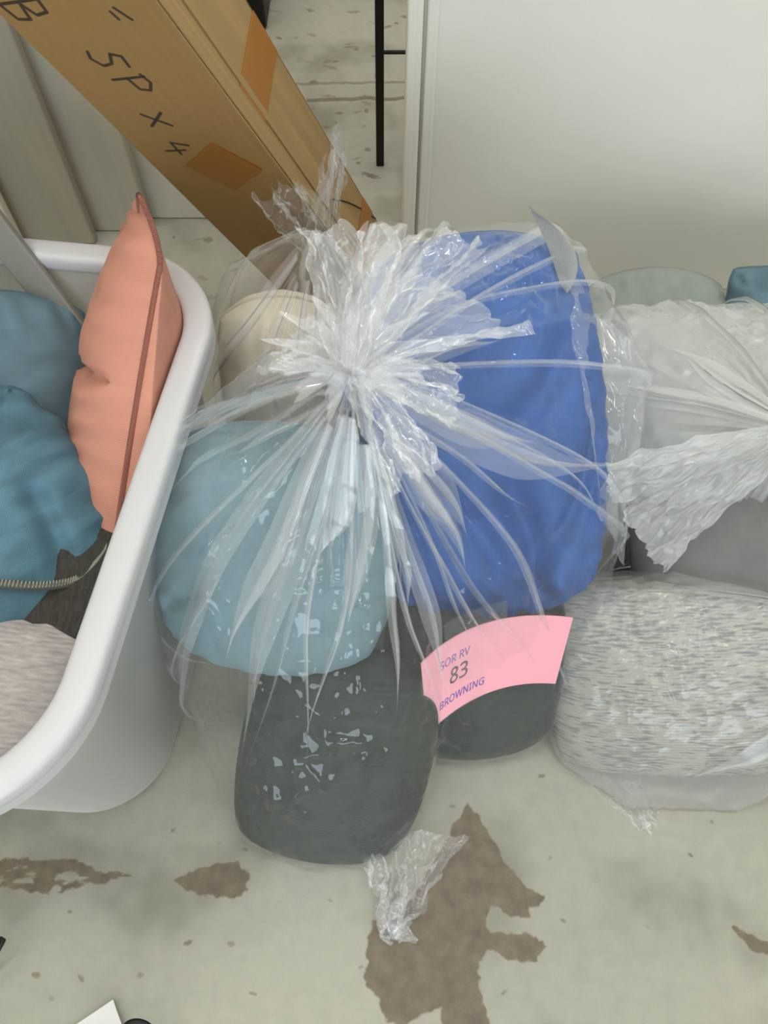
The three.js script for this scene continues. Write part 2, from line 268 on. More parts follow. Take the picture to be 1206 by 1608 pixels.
function keepInTub(p) {                                     // cushions press flat against the inside of the tub
  const th = -0.124, c = Math.cos(th), s = Math.sin(th), H = 0.55;
  for (let i = 0; i < p.count; i++) {
    let y = p.getY(i); if (y < 0.012) { y = 0.012; p.setY(i, y); }
    const X = p.getX(i) + 0.545, Z = p.getZ(i) + 0.522; let x = X * c - Z * s, z = X * s + Z * c;
    const k = clamp(y / H, 0, 1), hw = 0.19 + 0.03 * k, hl = 0.31 + 0.065 * k, r = 0.12, sx = hw - r, sz = hl - r;
    const dx = Math.max(0, Math.abs(x) - sx), dz = Math.max(0, Math.abs(z) - sz), d = Math.hypot(dx, dz); if (d <= r) continue;
    const f = (r + 0.004 * (1 - Math.exp(-(d - r) / 0.05))) / d; x = Math.sign(x) * (Math.abs(x) > sx ? sx + dx * f : Math.abs(x)); z = Math.sign(z) * (Math.abs(z) > sz ? sz + dz * f : Math.abs(z));
    p.setX(i, x * c + z * s - 0.545); p.setZ(i, -x * s + z * c - 0.522);
  }
}
function pillow(name, label, spec, center, normal, up, mat, { floor = true, seam = 0.0028, seamMat, group, bend, tub = false } = {}) {
  const { g, E } = pillowGeo(spec), m = basisMatrix(center, normal, up);
  if (bend) { const p = g.attributes.position; for (let i = 0; i < p.count; i++) p.setZ(i, p.getZ(i) + bend * ((p.getX(i) / spec.w) ** 2 + (p.getY(i) / spec.h) ** 2)); }
  g.applyMatrix4(m);
  const p = g.attributes.position, base = V(center[0], 0, center[2]);
  if (floor) for (let i = 0; i < p.count; i++) if (p.getY(i) < FLOOR_GAP + 0.02) p.setY(i, FLOOR_GAP + 0.02 * Math.exp((p.getY(i) - FLOOR_GAP - 0.02) / 0.05));
  if (tub) keepInTub(p);
  let lo = 1e9; for (let i = 0; i < p.count; i++) lo = Math.min(lo, p.getY(i)); base.y = lo;
  const pts = []; for (let i = 0; i < p.count; i += 3) pts.push(V(p.getX(i), p.getY(i), p.getZ(i)));
  const ring = E.map((k) => V(p.getX(k), p.getY(k), p.getZ(k)).sub(base));
  g.translate(-base.x, -base.y, -base.z); g.computeVertexNormals();
  const t = thing(name, label, 'cushion', base.toArray(), group);
  part('cover', g, mat, t);
  if (seam) part('seam', new THREE.TubeGeometry(new THREE.CatmullRomCurve3(ring, true), 220, seam, 6, true), seamMat ?? mat, t);
  t.userData.pts = undefined; delete t.userData.pts;
  return { t, pts, base, m, ring };
}
const mPink = fabric([204, 142, 120], 0.05, { sx: 0.03, sy: 0.02, rough: 0.95, sheen: 0.25, sheenColor: [0.9, 0.6, 0.5] });
const mVelvet = fabric([102, 130, 142], 0.18, { sx: 0.012, sy: 0.02, rough: 0.75, sheen: 0.4, sheenColor: [0.4, 0.47, 0.52], z: 4 });
const mVelvetDeep = fabric([84, 120, 136], 0.22, { sx: 0.012, sy: 0.03, rough: 0.7, sheen: 0.5, sheenColor: [0.38, 0.5, 0.56], z: 9 });
const mGreyWeave = fabric([178, 170, 165], 0.16, { sx: 0.05, sy: 0.2, rib: true, bump: 0.0012, z: 3 });
const mCharcoal = fabric([62, 58, 52], 0.3, { sx: 0.3, sy: 0.06, rib: true, bump: 0.001, z: 3 });
const mGreen = fabric([38, 47, 41], 0.14, { sx: 0.05, sy: 0.05, rib: true, bump: 0.0009, sheen: 0.15, z: 8 });
const mTeal = fabric([120, 148, 156], 0.08, { rough: 0.9, sheen: 0.25, z: 5 });
const mBlue = fabric([26, 86, 160], 0.12, { rough: 0.6, sheen: 0.25, sheenColor: [0.3, 0.5, 0.9], z: 6 });
const mCream = fabric([226, 214, 192], 0.05, { rough: 0.95, z: 7 });
const mWhiteCloth = fabric([188, 188, 184], 0.06, { rough: 0.95, z: 11 });
const mGrey = fabric([120, 119, 116], 0.05, { rough: 0.95, sheen: 0.1, z: 12 });
const mTweed = (() => { const map = dataTex(512, 512, (u, v, i, j) => { const k = fbm(i * 0.03, j * 0.22, 3, 4) * 2.2 + fbm(i * 0.012, j * 0.012, 9, 3) * 0.9, s = sst(0.05, 0.42, k); return [184 - 70 * s, 177 - 64 * s, 164 - 54 * s]; }); map.repeat.set(2.5, 2.5); const b = ribbed.clone(); b.repeat.set(6, 6); b.needsUpdate = true; return phys({ map, bumpMap: b, bumpScale: 0.002, roughness: 0.95 }); })();

// ---------------------------------------------------------------- tub with its cushions
{
  const t = thing('storage_tub', 'large translucent plastic tub with a thick white rim, full of cushions', 'tub', [-0.545, 0, -0.522]);
  t.rotation.y = -0.124;
  const outline = (hw, hl, r, s) => {                      // rounded rectangle, s in 0..1
    const sx = hw - r, sz = hl - r, arc = Math.PI / 2 * r, per = 4 * (sx + sz) + 4 * arc; let d = s * per;
    const seg = [[2 * sz, (q) => [hw, -sz + q]], [arc, (q) => [sx + r * Math.cos(q / r), sz + r * Math.sin(q / r)]], [2 * sx, (q) => [sx - q, hl]], [arc, (q) => [-sx - r * Math.sin(q / r), sz + r * Math.cos(q / r)]], [2 * sz, (q) => [-hw, sz - q]], [arc, (q) => [-sx - r * Math.cos(q / r), -sz - r * Math.sin(q / r)]], [2 * sx, (q) => [-sx + q, -hl]], [arc, (q) => [sx + r * Math.sin(q / r), -sz - r * Math.cos(q / r)]]];
    for (const [l, f] of seg) { if (d <= l) return f(d); d -= l; } return seg[0][1](0);
  };
  const H = 0.55, prof = [[0.0, 0.90, 0.0], [0.004, 0.93, 0], [0.03, 0.955, 0], [0.25, 0.975, 0], [0.5, 0.995, 0], [H - 0.005, 1.0, 0]];
  const wall = gridGeo(200, 60, (u, v) => {
    let f; const y = v < 0.12 ? 0.03 * (1 - Math.cos(v / 0.12 * Math.PI / 2)) : 0.03 + (v - 0.12) / 0.88 * (H - 0.035), tp = v < 0.12 ? -0.03 * (1 - Math.sin(v / 0.12 * Math.PI / 2)) : 0;
    const k = y / H, hw = 0.205 + 0.03 * k + tp, hl = 0.325 + 0.065 * k + tp, [x, z] = outline(hw, hl, 0.13 + 0.02 * k + tp * 0.5, u); return V(x, y + 0.002, z);
  }, true);
  const body = phys({ color: 0xd9d8d2, transmission: 0.5, roughness: 0.62, thickness: 0, ior: 1.45, side: THREE.DoubleSide });
  part('body', wall, body, t);
  const fl = new THREE.Shape(); for (let i = 0; i < 120; i++) { const [x, z] = outline(0.176, 0.296, 0.115, i / 120); i ? fl.lineTo(x, -z) : fl.moveTo(x, -z); }
  const fg = new THREE.ExtrudeGeometry(fl, { depth: 0.003, bevelEnabled: false }); fg.rotateX(-Math.PI / 2); fg.translate(0, 0.001, 0); part('base', fg, body, t);
  const rp = []; for (let k = 0; k < 28; k++) { const a = k / 28 * Math.PI * 2; rp.push([0.021 * Math.sign(Math.cos(a)) * Math.pow(Math.abs(Math.cos(a)), 0.6), 0.016 * Math.sign(Math.sin(a)) * Math.pow(Math.abs(Math.sin(a)), 0.6)]); }
  const rim = gridGeo(240, 28, (u, v) => { const [dx, dy] = rp[Math.round(v * 28) % 28], [x, z] = outline(0.248 + dx, 0.4 + dx, 0.155 + dx, u); return V(x, H + dy, z); }, true);
  part('rim', rim, phys({ color: 0xd9d7d8, roughness: 0.38, transmission: 0.12, thickness: 0, side: THREE.DoubleSide }), t);
  const lip = gridGeo(240, 4, (u, v) => { const [x, z] = outline(0.266, 0.418, 0.17, u); return V(x + 0, H - 0.01 - 0.02 * v, z); }, true); part('rim_skirt', lip, phys({ color: 0xd6d4d4, roughness: 0.4, transmission: 0.15, thickness: 0, side: THREE.DoubleSide }), t);
}
const pink = pillow('cushion', 'salmon pink cushion standing on its edge in the tub, seam towards the camera', { w: 0.6, h: 0.5, t: 0.32, pull: 0.03, sd: 3, wr: 0.004, power: 0.45, round: 0.3, N: 80, creases: [[0.02, 0.6, Math.PI / 2, 0.55, 0.03, 0.035]] }, [-0.322, 0.38, -0.785], [0.97, -0.1, 0.16], [0, 0.82, 0.57], mPink, { floor: false, tub: true, seam: 0.004, seamMat: fabric([168, 104, 88], 0.08) });
const vel1 = pillow('cushion', 'dusty blue velvet cushion in the far left corner of the tub', { w: 0.42, h: 0.42, t: 0.22, sd: 5, wr: 0.004, round: 0.6 }, [-0.63, 0.42, -0.70], [0.55, 0.45, 0.5], [0.2, 0.8, -0.5], mVelvet, { floor: false, tub: true });
const vel2 = pillow('cushion', 'crumpled teal blue velvet cushion with a zip, in the middle of the tub', { w: 0.44, h: 0.42, t: 0.26, sd: 9, wr: 0.008, round: 0.7, N: 80, creases: [[0.2, 0.2, 0.7, 0.6, 0.02, 0.08], [0.5, -0.1, 1.2, 0.4, 0.02, 0.07], [-0.2, -0.2, 0.3, 0.5, 0.015, 0.08]] }, [-0.572, 0.43, -0.462], [0.35, 0.72, 0.45], [-0.5, 0.4, -0.6], mVelvetDeep, { floor: false, tub: true });
pillow('cushion', 'light grey woven cushion at the near end of the tub', { w: 0.36, h: 0.3, t: 0.22, sd: 12, wr: 0.003, round: 0.2 }, [-0.54, 0.385, -0.25], [0.1, 0.92, 0.25], [0.1, 0.3, -0.9], mGreyWeave, { floor: false, tub: true });
pillow('cushion', 'dark charcoal woven cushion low in the tub under the blue velvet', { w: 0.34, h: 0.3, t: 0.16, sd: 14, wr: 0.003 }, [-0.43, 0.385, -0.41], [0.15, 0.95, 0.2], [0.1, 0.2, -0.9], mCharcoal, { floor: false, tub: true });
{ // zip along the crumpled velvet cushion
  const onTop = (x, z) => { let y = 0.3; for (const p of vel2.pts) if (Math.hypot(p.x - x, p.z - z) < 0.014) y = Math.max(y, p.y); return V(x, y + 0.001, z); };
  const z0 = new THREE.CatmullRomCurve3([[-0.50, -0.375], [-0.468, -0.383], [-0.425, -0.392], [-0.393, -0.411], [-0.372, -0.436], [-0.362, -0.46]].map(([x, z]) => onTop(x - 0.012, z).sub(vel2.base)));
  const zip = part('zip', new THREE.TubeGeometry(z0, 60, 0.0055, 8), std({ color: 0x5b5f58, roughness: 0.7 }), vel2.t), teeth = [];
  for (let i = 0; i < 60; i++) { const p = z0.getPoint(i / 59), g = new THREE.BoxGeometry(0.002, 0.003, 0.009); g.translate(p.x, p.y + 0.005, p.z); teeth.push(g); }
  part('zip_teeth', mergeGeometries(teeth), std({ color: 0x8a8a7c, roughness: 0.5, metalness: 0.4 }), zip).userData.kind = 'stuff';
}
{ // flat grey bar standing in the far left corner of the tub
  const t = thing('grey_bar', 'flat grey bar leaning out of the far corner of the tub', 'bar', [-0.462, 0.40, -0.82]);
  const d = V(-0.52, 0.88, -0.45).normalize(), q = new THREE.Quaternion().setFromUnitVectors(V(0, 1, 0), d); t.quaternion.copy(q);
  part('bar', new RoundedBoxGeometry(0.05, 0.9, 0.014, 2, 0.004).translate(0, 0.45, 0), std({ color: 0x87857c, roughness: 0.6 }), t);
}

// ---------------------------------------------------------------- cushions of the main bag
const green1 = pillow('cushion', 'dark green ribbed cushion at the bottom front of the clear bag', { w: 0.33, h: 0.42, t: 0.2, sd: 21, wr: 0, power: 0.36, round: 0.6, creases: [[0.3, 0.1, 1.4, 0.7, 0.012, 0.1], [-0.4, 0.2, 1.7, 0.6, 0.01, 0.1]] }, [-0.08, 0.1, -0.262], [0.0, 0.6, 0.8], [0.2, 0.8, -0.6], mGreen, { seam: 0 });
const green2 = pillow('cushion', 'dark green cushion low in the clear bag behind the pink tag', { w: 0.34, h: 0.36, t: 0.2, sd: 23, wr: 0, power: 0.4, round: 0.7 }, [0.155, 0.1, -0.41], [0.1, 0.62, 0.78], [0.05, 0.8, -0.6], mGreen, { seam: 0 });
const teal = pillow('cushion', 'pale blue grey cushion pressed against the left front of the clear bag', { w: 0.38, h: 0.4, t: 0.22, sd: 25, wr: 0.003, power: 0.42, round: 0.8, creases: [[-0.62, -0.35, 0.75, 0.3, 0.02, 0.05]] }, [-0.16, 0.37, -0.5], [-0.08, 0.72, 0.69], [0.08, 0.7, -0.7], mTeal, { floor: false });
const blue = pillow('cushion', 'large bright blue cushion filling the right half of the clear bag', { w: 0.4, h: 0.64, t: 0.22, sd: 27, wr: 0.006, power: 0.36, round: 0.7, N: 90, creases: [[0.2, -0.5, 1.9, 0.5, 0.05, 0.13], [-0.25, -0.4, 2.4, 0.8, 0.03, 0.1], [0.3, 0.2, 0.5, 0.7, 0.025, 0.1], [-0.3, 0.35, 0.2, 0.6, 0.02, 0.09], [0.6, -0.3, 0.9, 0.5, 0.022, 0.08]] }, [0.155, 0.4, -0.685], [0.02, 0.72, 0.69], [-0.12, 0.66, -0.74], mBlue, { floor: false });
const cream = pillow('cushion', 'cream cushion standing in the small clear bag behind the knot', { w: 0.24, h: 0.5, t: 0.22, sd: 29, wr: 0.003, power: 0.38, round: 0.7 }, [-0.175, 0.25, -0.84], [0.05, 0.3, 0.95], [0.0, 0.95, -0.25], mCream);

// ---------------------------------------------------------------- film
// Taut film: the hull of what is inside and of the knot, one lobe for each group of points, joined smoothly and pleated towards the knot.
function filmBody({ lobes, center, knot, nT = 640, nP = 220, pleats = 70, pleatAmp = 0.01, crinkle = 0.003, gap = 0.009, sd = 1, floorY = 0.002, long = 0.9, crumple = 0.012 }) {
  const C = V(...center), K = V(...knot), ax = K.clone().sub(C).normalize(), ex = Math.abs(ax.z) < 0.9 ? V(0, 0, 1) : V(1, 0, 0); ex.addScaledVector(ax, -ex.dot(ax)).normalize(); const ey = ax.clone().cross(ex);
  const ND = 900, dirs = []; for (let i = 0; i < ND; i++) { const y = 1 - 2 * (i + 0.5) / ND, r = Math.sqrt(1 - y * y), f = i * 2.399963; dirs.push(V(r * Math.cos(f), y, r * Math.sin(f))); }
  const sup = lobes.map((pts) => { const q = pts.map((p) => p.clone().sub(C)); q.push(K.clone().sub(C)); for (const s of [-1, 1]) q.push(V(0.03 * s, 0, 0), V(0, 0.03 * s, 0), V(0, 0, 0.03 * s)); return dirs.map((d) => { let m = -1e9; for (const p of q) { const v = d.x * p.x + d.y * p.y + d.z * p.z; if (v > m) m = v; } return m; }); });
  const GT = 120, GP = 80; let R = []; const phiOf = (v) => Math.PI * (0.012 + 0.988 * Math.pow(v, 1.25));
  const dirAt = (u, v) => { const th = u * Math.PI * 2, ph = phiOf(v), s = Math.sin(ph); return ax.clone().multiplyScalar(Math.cos(ph)).addScaledVector(ex, s * Math.cos(th)).addScaledVector(ey, s * Math.sin(th)); };
  for (let j = 0; j <= GP; j++) for (let i = 0; i < GT; i++) {
    const d = dirAt(i / GT, j / GP); let acc = 0;
    for (const h of sup) { let m = 1e9; for (let k = 0; k < ND; k++) { const n = dirs[k], c = n.x * d.x + n.y * d.y + n.z * d.z; if (c > 0.04) { const r = h[k] / c; if (r < m) m = r; } } acc = Math.max(acc, m); }
    R[j * GT + i] = acc;
  }
  const hull = R.slice();
  for (let pass = 0; pass < 2; pass++) { const S = R.slice(); for (let j = 1; j < GP; j++) for (let i = 0; i < GT; i++) { const l = (i + GT - 1) % GT, r = (i + 1) % GT; R[j * GT + i] = 0.4 * S[j * GT + i] + 0.15 * (S[j * GT + l] + S[j * GT + r] + S[(j - 1) * GT + i] + S[(j + 1) * GT + i]); } }
  for (let k = 0; k < R.length; k++) R[k] = Math.max(R[k], hull[k]);
  const rAt = (u, v) => { const x = u * GT, y = clamp(v, 0, 1) * GP, i = Math.floor(x), j = Math.min(GP - 1, Math.floor(y)), a = x - i, b = y - j, w = (p, q) => R[q * GT + ((p % GT) + GT) % GT]; return (w(i, j) * (1 - a) + w(i + 1, j) * a) * (1 - b) + (w(i, j + 1) * (1 - a) + w(i + 1, j + 1) * a) * b; };
  const base = (u, v) => dirAt(u, v).multiplyScalar(rAt(u, v) + gap).add(C);
  seed(sd); const pl = []; for (let i = 0; i < pleats; i++) pl.push({ u: rnd(), w: rr(0.0022, 0.009), e: rr(0.18, long) * (rnd() < 0.4 ? 0.6 : 1), a: rr(0.35, 1) * (rnd() < 0.3 ? -0.6 : 1), s: rr(-0.05, 0.05), f: rr(2, 6) });
  const g = gridGeo(nT, nP, (u, v) => {
    const p = base(u, v), e = 0.004, du = base(u + e, v).sub(base(u - e, v)), dv = base(u, Math.min(1, v + e)).sub(base(u, Math.max(0, v - e))), n = dv.cross(du).normalize(); if (n.dot(p.clone().sub(C)) < 0) n.negate();
    const rho = p.clone().sub(C).addScaledVector(ax, -p.clone().sub(C).dot(ax)).length(); let d = 0;
    for (const q of pl) { let x = u - q.u - q.s * v - 0.006 * Math.sin(v * q.f + q.u * 40); x -= Math.round(x); const w = q.w * (1 + 1.2 * v), k = Math.abs(x) / w; if (k < 5) d += q.a * Math.exp(-k * 1.1) * sst(q.e, q.e * 0.25, v); }
    const amp = Math.min(pleatAmp, rho * 0.22), q = p.clone().multiplyScalar(1);
    d = d * amp + crinkle * (0.9 * Math.abs(fbm(p.x * 14 + 3, p.y * 9, p.z * 14, 4)) * 2 - 0.3) + crinkle * 0.6 * fbm(p.x * 45, p.y * 30, p.z * 45, 2) * sst(0.2, 0.6, v);
    const cm = sst(0.05, 0.3, fbm(p.x * 5 + sd, p.y * 5, p.z * 5, 2)), rid = 1 - Math.min(1, 3.2 * Math.abs(fbm(p.x * 17, p.y * 14 + sd, p.z * 17, 3))); d += crumple * cm * rid * rid * sst(0.12, 0.3, v);
    q.addScaledVector(n, d); if (q.y < floorY) q.y = floorY + 0.002 * Math.abs(fbm(p.x * 30, p.z * 30, 2, 2)); return q;
  }, true);
  // folds: narrow doubled-over tucks of the same film, running from the knot over the body
  const fold = (u0, v0, v1, wm, hm, lean, drift) => {
    const prof = [[-1, 0.0], [-0.45, 0.25], [0.35 + lean, 1], [0.3 + lean * 0.4, 0.75], [-0.1, 0.3], [0.4, 0.15], [1, 0]];
    return gridGeo(prof.length - 1, 90, (s, tt) => {
      const [o, hh] = prof[Math.round(s * (prof.length - 1))], v = v0 + (v1 - v0) * tt, tp = Math.sin(Math.PI * clamp(tt * 0.92 + 0.08, 0, 1)), u = u0 + drift * tt + 0.004 * Math.sin(tt * 7 + u0 * 50), p0 = base(u, v);
      const rho = p0.clone().sub(C).addScaledVector(ax, -p0.clone().sub(C).dot(ax)).length(), w = Math.min(wm, rho * 0.5) * (0.35 + 0.65 * tp) * sst(1, 0.55, tt), uu = u + o * w / (2 * Math.PI * Math.max(rho, 0.02));
      const p = base(uu, v), e = 0.004, n = base(uu, Math.min(1, v + e)).sub(base(uu, Math.max(0, v - e))).cross(base(uu + e, v).sub(base(uu - e, v))).normalize(); if (n.dot(p.clone().sub(C)) < 0) n.negate();
      p.addScaledVector(n, 0.004 + hm * hh * (0.3 + 0.7 * tp) * sst(1, 0.6, tt) * (1 + 0.5 * n3(tt * 6, u0 * 30, 2))); if (p.y < floorY) p.y = floorY; return p;
    });
  };
  return { g, fold };
}
// A loose ruffled sheet that fans out of a gathered root.
function fan({ root, dir, side, len, w0, w1, folds, amp, curl = [0, 0, 0], sd = 1, nu = 150, nv = 60, ragged = 0.06, crumple = 0.008, minY = 0.002 }) {
  const D = V(...dir).normalize(), S = V(...side); S.addScaledVector(D, -S.dot(D)).normalize(); const N = D.clone().cross(S), Cu = V(...curl), O = V(...root);
  return gridGeo(nu, nv, (u, v) => {
    const b = u * 2 - 1, a = v, rag = 1 + ragged * (fbm(b * 3, sd, 1, 3) * 2), w = w0 + (w1 - w0) * Math.pow(a, 0.8), ph = b * folds + 1.7 * n3(b * 2.3, a * 1.5, sd) + sd;
    const zig = 2 / Math.PI * Math.asin(0.96 * Math.sin(ph)), p = O.clone().addScaledVector(D, len * a * rag).addScaledVector(S, w * b + 0.3 * amp * a * Math.cos(ph)).addScaledVector(N, amp * (0.25 + 0.75 * Math.pow(a, 0.6)) * zig).addScaledVector(Cu, a * a);
    const k = crumple * (0.3 + a); p.x += k * fbm(b * 5, a * 5, sd, 3) * 2; p.y += k * fbm(b * 5, a * 5, sd + 9, 3) * 2; p.z += k * fbm(b * 5, a * 5, sd + 19, 3) * 2;
    if (p.y < minY) p.y = minY + 0.003 * Math.abs(n3(b * 9, a * 9, sd)); return p;
  });
}
function folds(t, fold, n, sd, mat, e0 = 0.22, e1 = 0.6, extra = 0.02) { seed(sd); for (let i = 0; i < n; i++) addTo(t, 'fold', fold((i + rnd()) / n, rr(0.01, 0.06), e0 + e1 * rnd(), 0.003 + extra * rnd() ** 3, rr(0.004, 0.016), rr(-0.2, 0.9), rr(-0.05, 0.05)), mat); }
function addTo(t, name, geo, mat, label) { const p = t.position; geo.translate(-p.x, -p.y, -p.z); const m = part(name, geo, mat, t); if (label) m.userData.label = label; return m; }
{
  const KN = [-0.034, 0.7, -0.545];
  const t = thing('plastic_bag', 'big clear plastic bag of blue and green cushions, knotted at the top', 'bag', [0.02, 0, -0.5]);
  const ghostR = [V(0.40, 0.47, -0.745), V(0.375, 0.3, -0.56), V(0.262, 0.6, -0.8), V(0.33, 0.12, -0.45), V(0.36, 0.2, -0.6)], ghostL = [V(-0.274, 0.53, -0.56), V(-0.27, 0.15, -0.38), V(-0.23, 0.02, -0.25), V(-0.1, 0.5, -0.7)];
  const { g, fold } = filmBody({ lobes: [[...green1.pts, ...teal.pts, ...ghostL], [...green2.pts, ...blue.pts, ...ghostR]], center: [0.0, 0.3, -0.5], knot: KN, pleats: 110, pleatAmp: 0.014, crinkle: 0.006, sd: 31, nT: 760, nP: 240 });
  addTo(t, 'film', g, M.film); folds(t, fold, 42, 32, M.filmFold); folds(t, fold, 13, 37, M.filmFold, 0.62, 0.3, 0.004);
  const rad = gridGeo(120, 30, (u, v) => { const th = u * Math.PI * 2, y = KN[1] - 0.02 + v * 0.07, r = (0.016 + 0.03 * (v - 0.35) ** 2 * 4) * (1 + 0.35 * Math.sin(th * 13 + v * 3) + 0.2 * Math.sin(th * 29)); return V(KN[0] + r * Math.cos(th), y, KN[2] + r * Math.sin(th)); }, true);
  addTo(t, 'gathered_neck', rad, M.filmDense);
  const f = (o) => addTo(t, 'ruffled_top', fan({ root: [KN[0], KN[1] + 0.02, KN[2]], w0: 0.02, ragged: 0.1, ...o }), M.filmDense);
  f({ dir: [0.25, 0.35, -0.75], side: [1, 0.1, 0.3], len: 0.19, w1: 0.08, folds: 8, amp: 0.022, curl: [0.03, -0.03, 0], sd: 2.2 });
  f({ dir: [0.55, 0.3, -0.6], side: [0.8, 0, 0.5], len: 0.15, w1: 0.08, folds: 7, amp: 0.022, curl: [0.05, -0.06, 0], sd: 4.1 });
  f({ dir: [0.0, 0.5, -0.4], side: [1, 0, 0], len: 0.13, w1: 0.055, folds: 8, amp: 0.02, curl: [0, 0, -0.02], sd: 6.4 });
  f({ dir: [0.45, 0.05, 0.75], side: [0.8, 0.2, -0.4], len: 0.13, w1: 0.03, folds: 6, amp: 0.012, curl: [0, -0.04, 0.01], sd: 8.7 });
  f({ dir: [0.75, 0.1, 0.1], side: [0, 0.3, 1], len: 0.1, w1: 0.05, folds: 6, amp: 0.014, curl: [0.02, -0.05, 0], sd: 9.3 });
  f({ dir: [-0.3, 0.2, -0.2], side: [0.3, 0.2, -0.8], len: 0.08, w1: 0.045, folds: 9, amp: 0.014, curl: [-0.02, -0.04, 0], sd: 11.3 });
  { const A = V(0.25, 0.61, -0.83), B = V(0.41, 0.48, -0.75), Cc = V(0.385, 0.26, -0.53), Dd = V(0.31, 0.42, -0.55);
    addTo(t, 'loose_flap', gridGeo(60, 80, (u, v) => { const p = A.clone().lerp(B, u).lerp(Dd.clone().lerp(Cc, u), v), r = 0.014 * Math.asin(Math.sin(u * 11 + v * 2 + 2 * n3(u * 3, v * 3, 5))) * 0.6; p.x += r * 0.3 + 0.012 * fbm(u * 4, v * 4, 2, 3); p.y += r * 0.7 + 0.02 * fbm(u * 4, v * 4, 7, 3); p.z += r * 0.6 + 0.02 * fbm(u * 4, v * 4, 11, 3); return p; }), M.filmFold); }
  addTo(t, 'bottom_corner', fan({ root: [0.035, 0.035, -0.16], dir: [-0.12, -0.16, 1], side: [1, 0.05, -0.25], len: 0.155, w0: 0.105, w1: 0.012, folds: 7, amp: 0.014, sd: 13.1, crumple: 0.02 }), M.filmFold, 'crumpled empty corner of the bag lying on the floor');
}
{
  const KN = [-0.09, 0.66, -0.84], t = thing('plastic_bag', 'small clear plastic bag around the cream cushion, standing by the cardboard box', 'bag', [-0.17, 0, -0.84]);
  const { g, fold } = filmBody({ lobes: [[...cream.pts, V(-0.245, 0.5, -0.88), V(-0.2, 0.57, -0.9), V(-0.02, 0.5, -0.88), V(-0.26, 0.3, -0.8)]], center: [-0.17, 0.27, -0.84], knot: KN, pleats: 46, pleatAmp: 0.012, crinkle: 0.006, sd: 41, nT: 420, nP: 180 });
  addTo(t, 'film', g, M.film); folds(t, fold, 14, 42, M.filmFold);
  addTo(t, 'ruffled_top', fan({ root: [KN[0], KN[1] - 0.02, KN[2]], dir: [0.2, 0.9, 0.1], side: [1, 0, 0.2], len: 0.16, w0: 0.025, w1: 0.012, folds: 7, amp: 0.01, sd: 3.3, curl: [0.0, 0, 0], ragged: 0.3 }), M.film);
  addTo(t, 'ruffled_top', fan({ root: [KN[0], KN[1] - 0.04, KN[2]], dir: [-0.25, 0.8, 0], side: [1, 0.4, 0.1], len: 0.11, w0: 0.02, w1: 0.05, folds: 9, amp: 0.014, sd: 5.9, ragged: 0.35 }), M.film);
}
// white cloth strip that stands out of the top of the blue cushion
{
  const g = gridGeo(10, 30, (u, v) => { const w = 0.036 * Math.pow(Math.sin(Math.PI * clamp(v, 0.02, 0.98)), 0.6); return V(0.196 + 0.056 * v + (u - 0.3) * w + 0.012 * Math.sin(v * Math.PI), 0.69 - 0.09 * v + 0.01 * Math.sin(u * 3) * Math.sin(v * 3.14), -0.85 + 0.057 * v - 0.006 * Math.cos(u * 3)); });
  g.translate(-blue.base.x, -blue.base.y, -blue.base.z); const m = mWhiteCloth.clone(); m.side = THREE.DoubleSide; part('white_band', g, m, blue.t).userData.label = 'white cloth band';
}

// ---------------------------------------------------------------- bags at the right
const r1 = pillow('cushion', 'off white cushion under milky film at the right', { w: 0.5, h: 0.46, t: 0.24, sd: 51, wr: 0.004 }, [0.6, 0.26, -0.8], [-0.15, 0.85, 0.45], [0, 0.5, -0.8], mWhiteCloth, { floor: false });
const r0 = pillow('cushion', 'pale grey cushion low inside the milky bag at the right', { w: 0.5, h: 0.46, t: 0.15, sd: 52, wr: 0.004 }, [0.62, 0.075, -0.82], [0, 1, 0.1], [0, 0, -1], mWhiteCloth);
const grey = pillow('cushion', 'plain grey cushion between the two bags at the right', { w: 0.42, h: 0.36, t: 0.2, sd: 53, wr: 0.002 }, [0.62, 0.23, -0.56], [-0.25, 0.72, 0.62], [-0.2, 0.7, -0.6], mGrey, { floor: false });
const r2 = pillow('cushion', 'grey and white tweed cushion inside the lower right bag', { w: 0.5, h: 0.36, t: 0.24, sd: 54, wr: 0.004, power: 0.36 }, [0.52, 0.11, -0.40], [-0.15, 0.75, 0.62], [-0.1, 0.65, -0.75], mTweed);
pillow('cushion', 'teal cushion at the right edge by the white panel', { w: 0.4, h: 0.4, t: 0.2, sd: 55, wr: 0.004 }, [0.9, 0.15, -1.06], [-0.3, 0.6, 0.7], [0, 0.8, -0.6], mVelvet);
pillow('cushion', 'dull grey green cushion behind the milky bag by the white panel', { w: 0.36, h: 0.42, t: 0.2, sd: 56, wr: 0.004, round: 0.8 }, [0.58, 0.1, -1.1], [0.0, 0.7, 0.7], [0, 0.8, -0.5], fabric([150, 156, 148], 0.06, { z: 15 }));
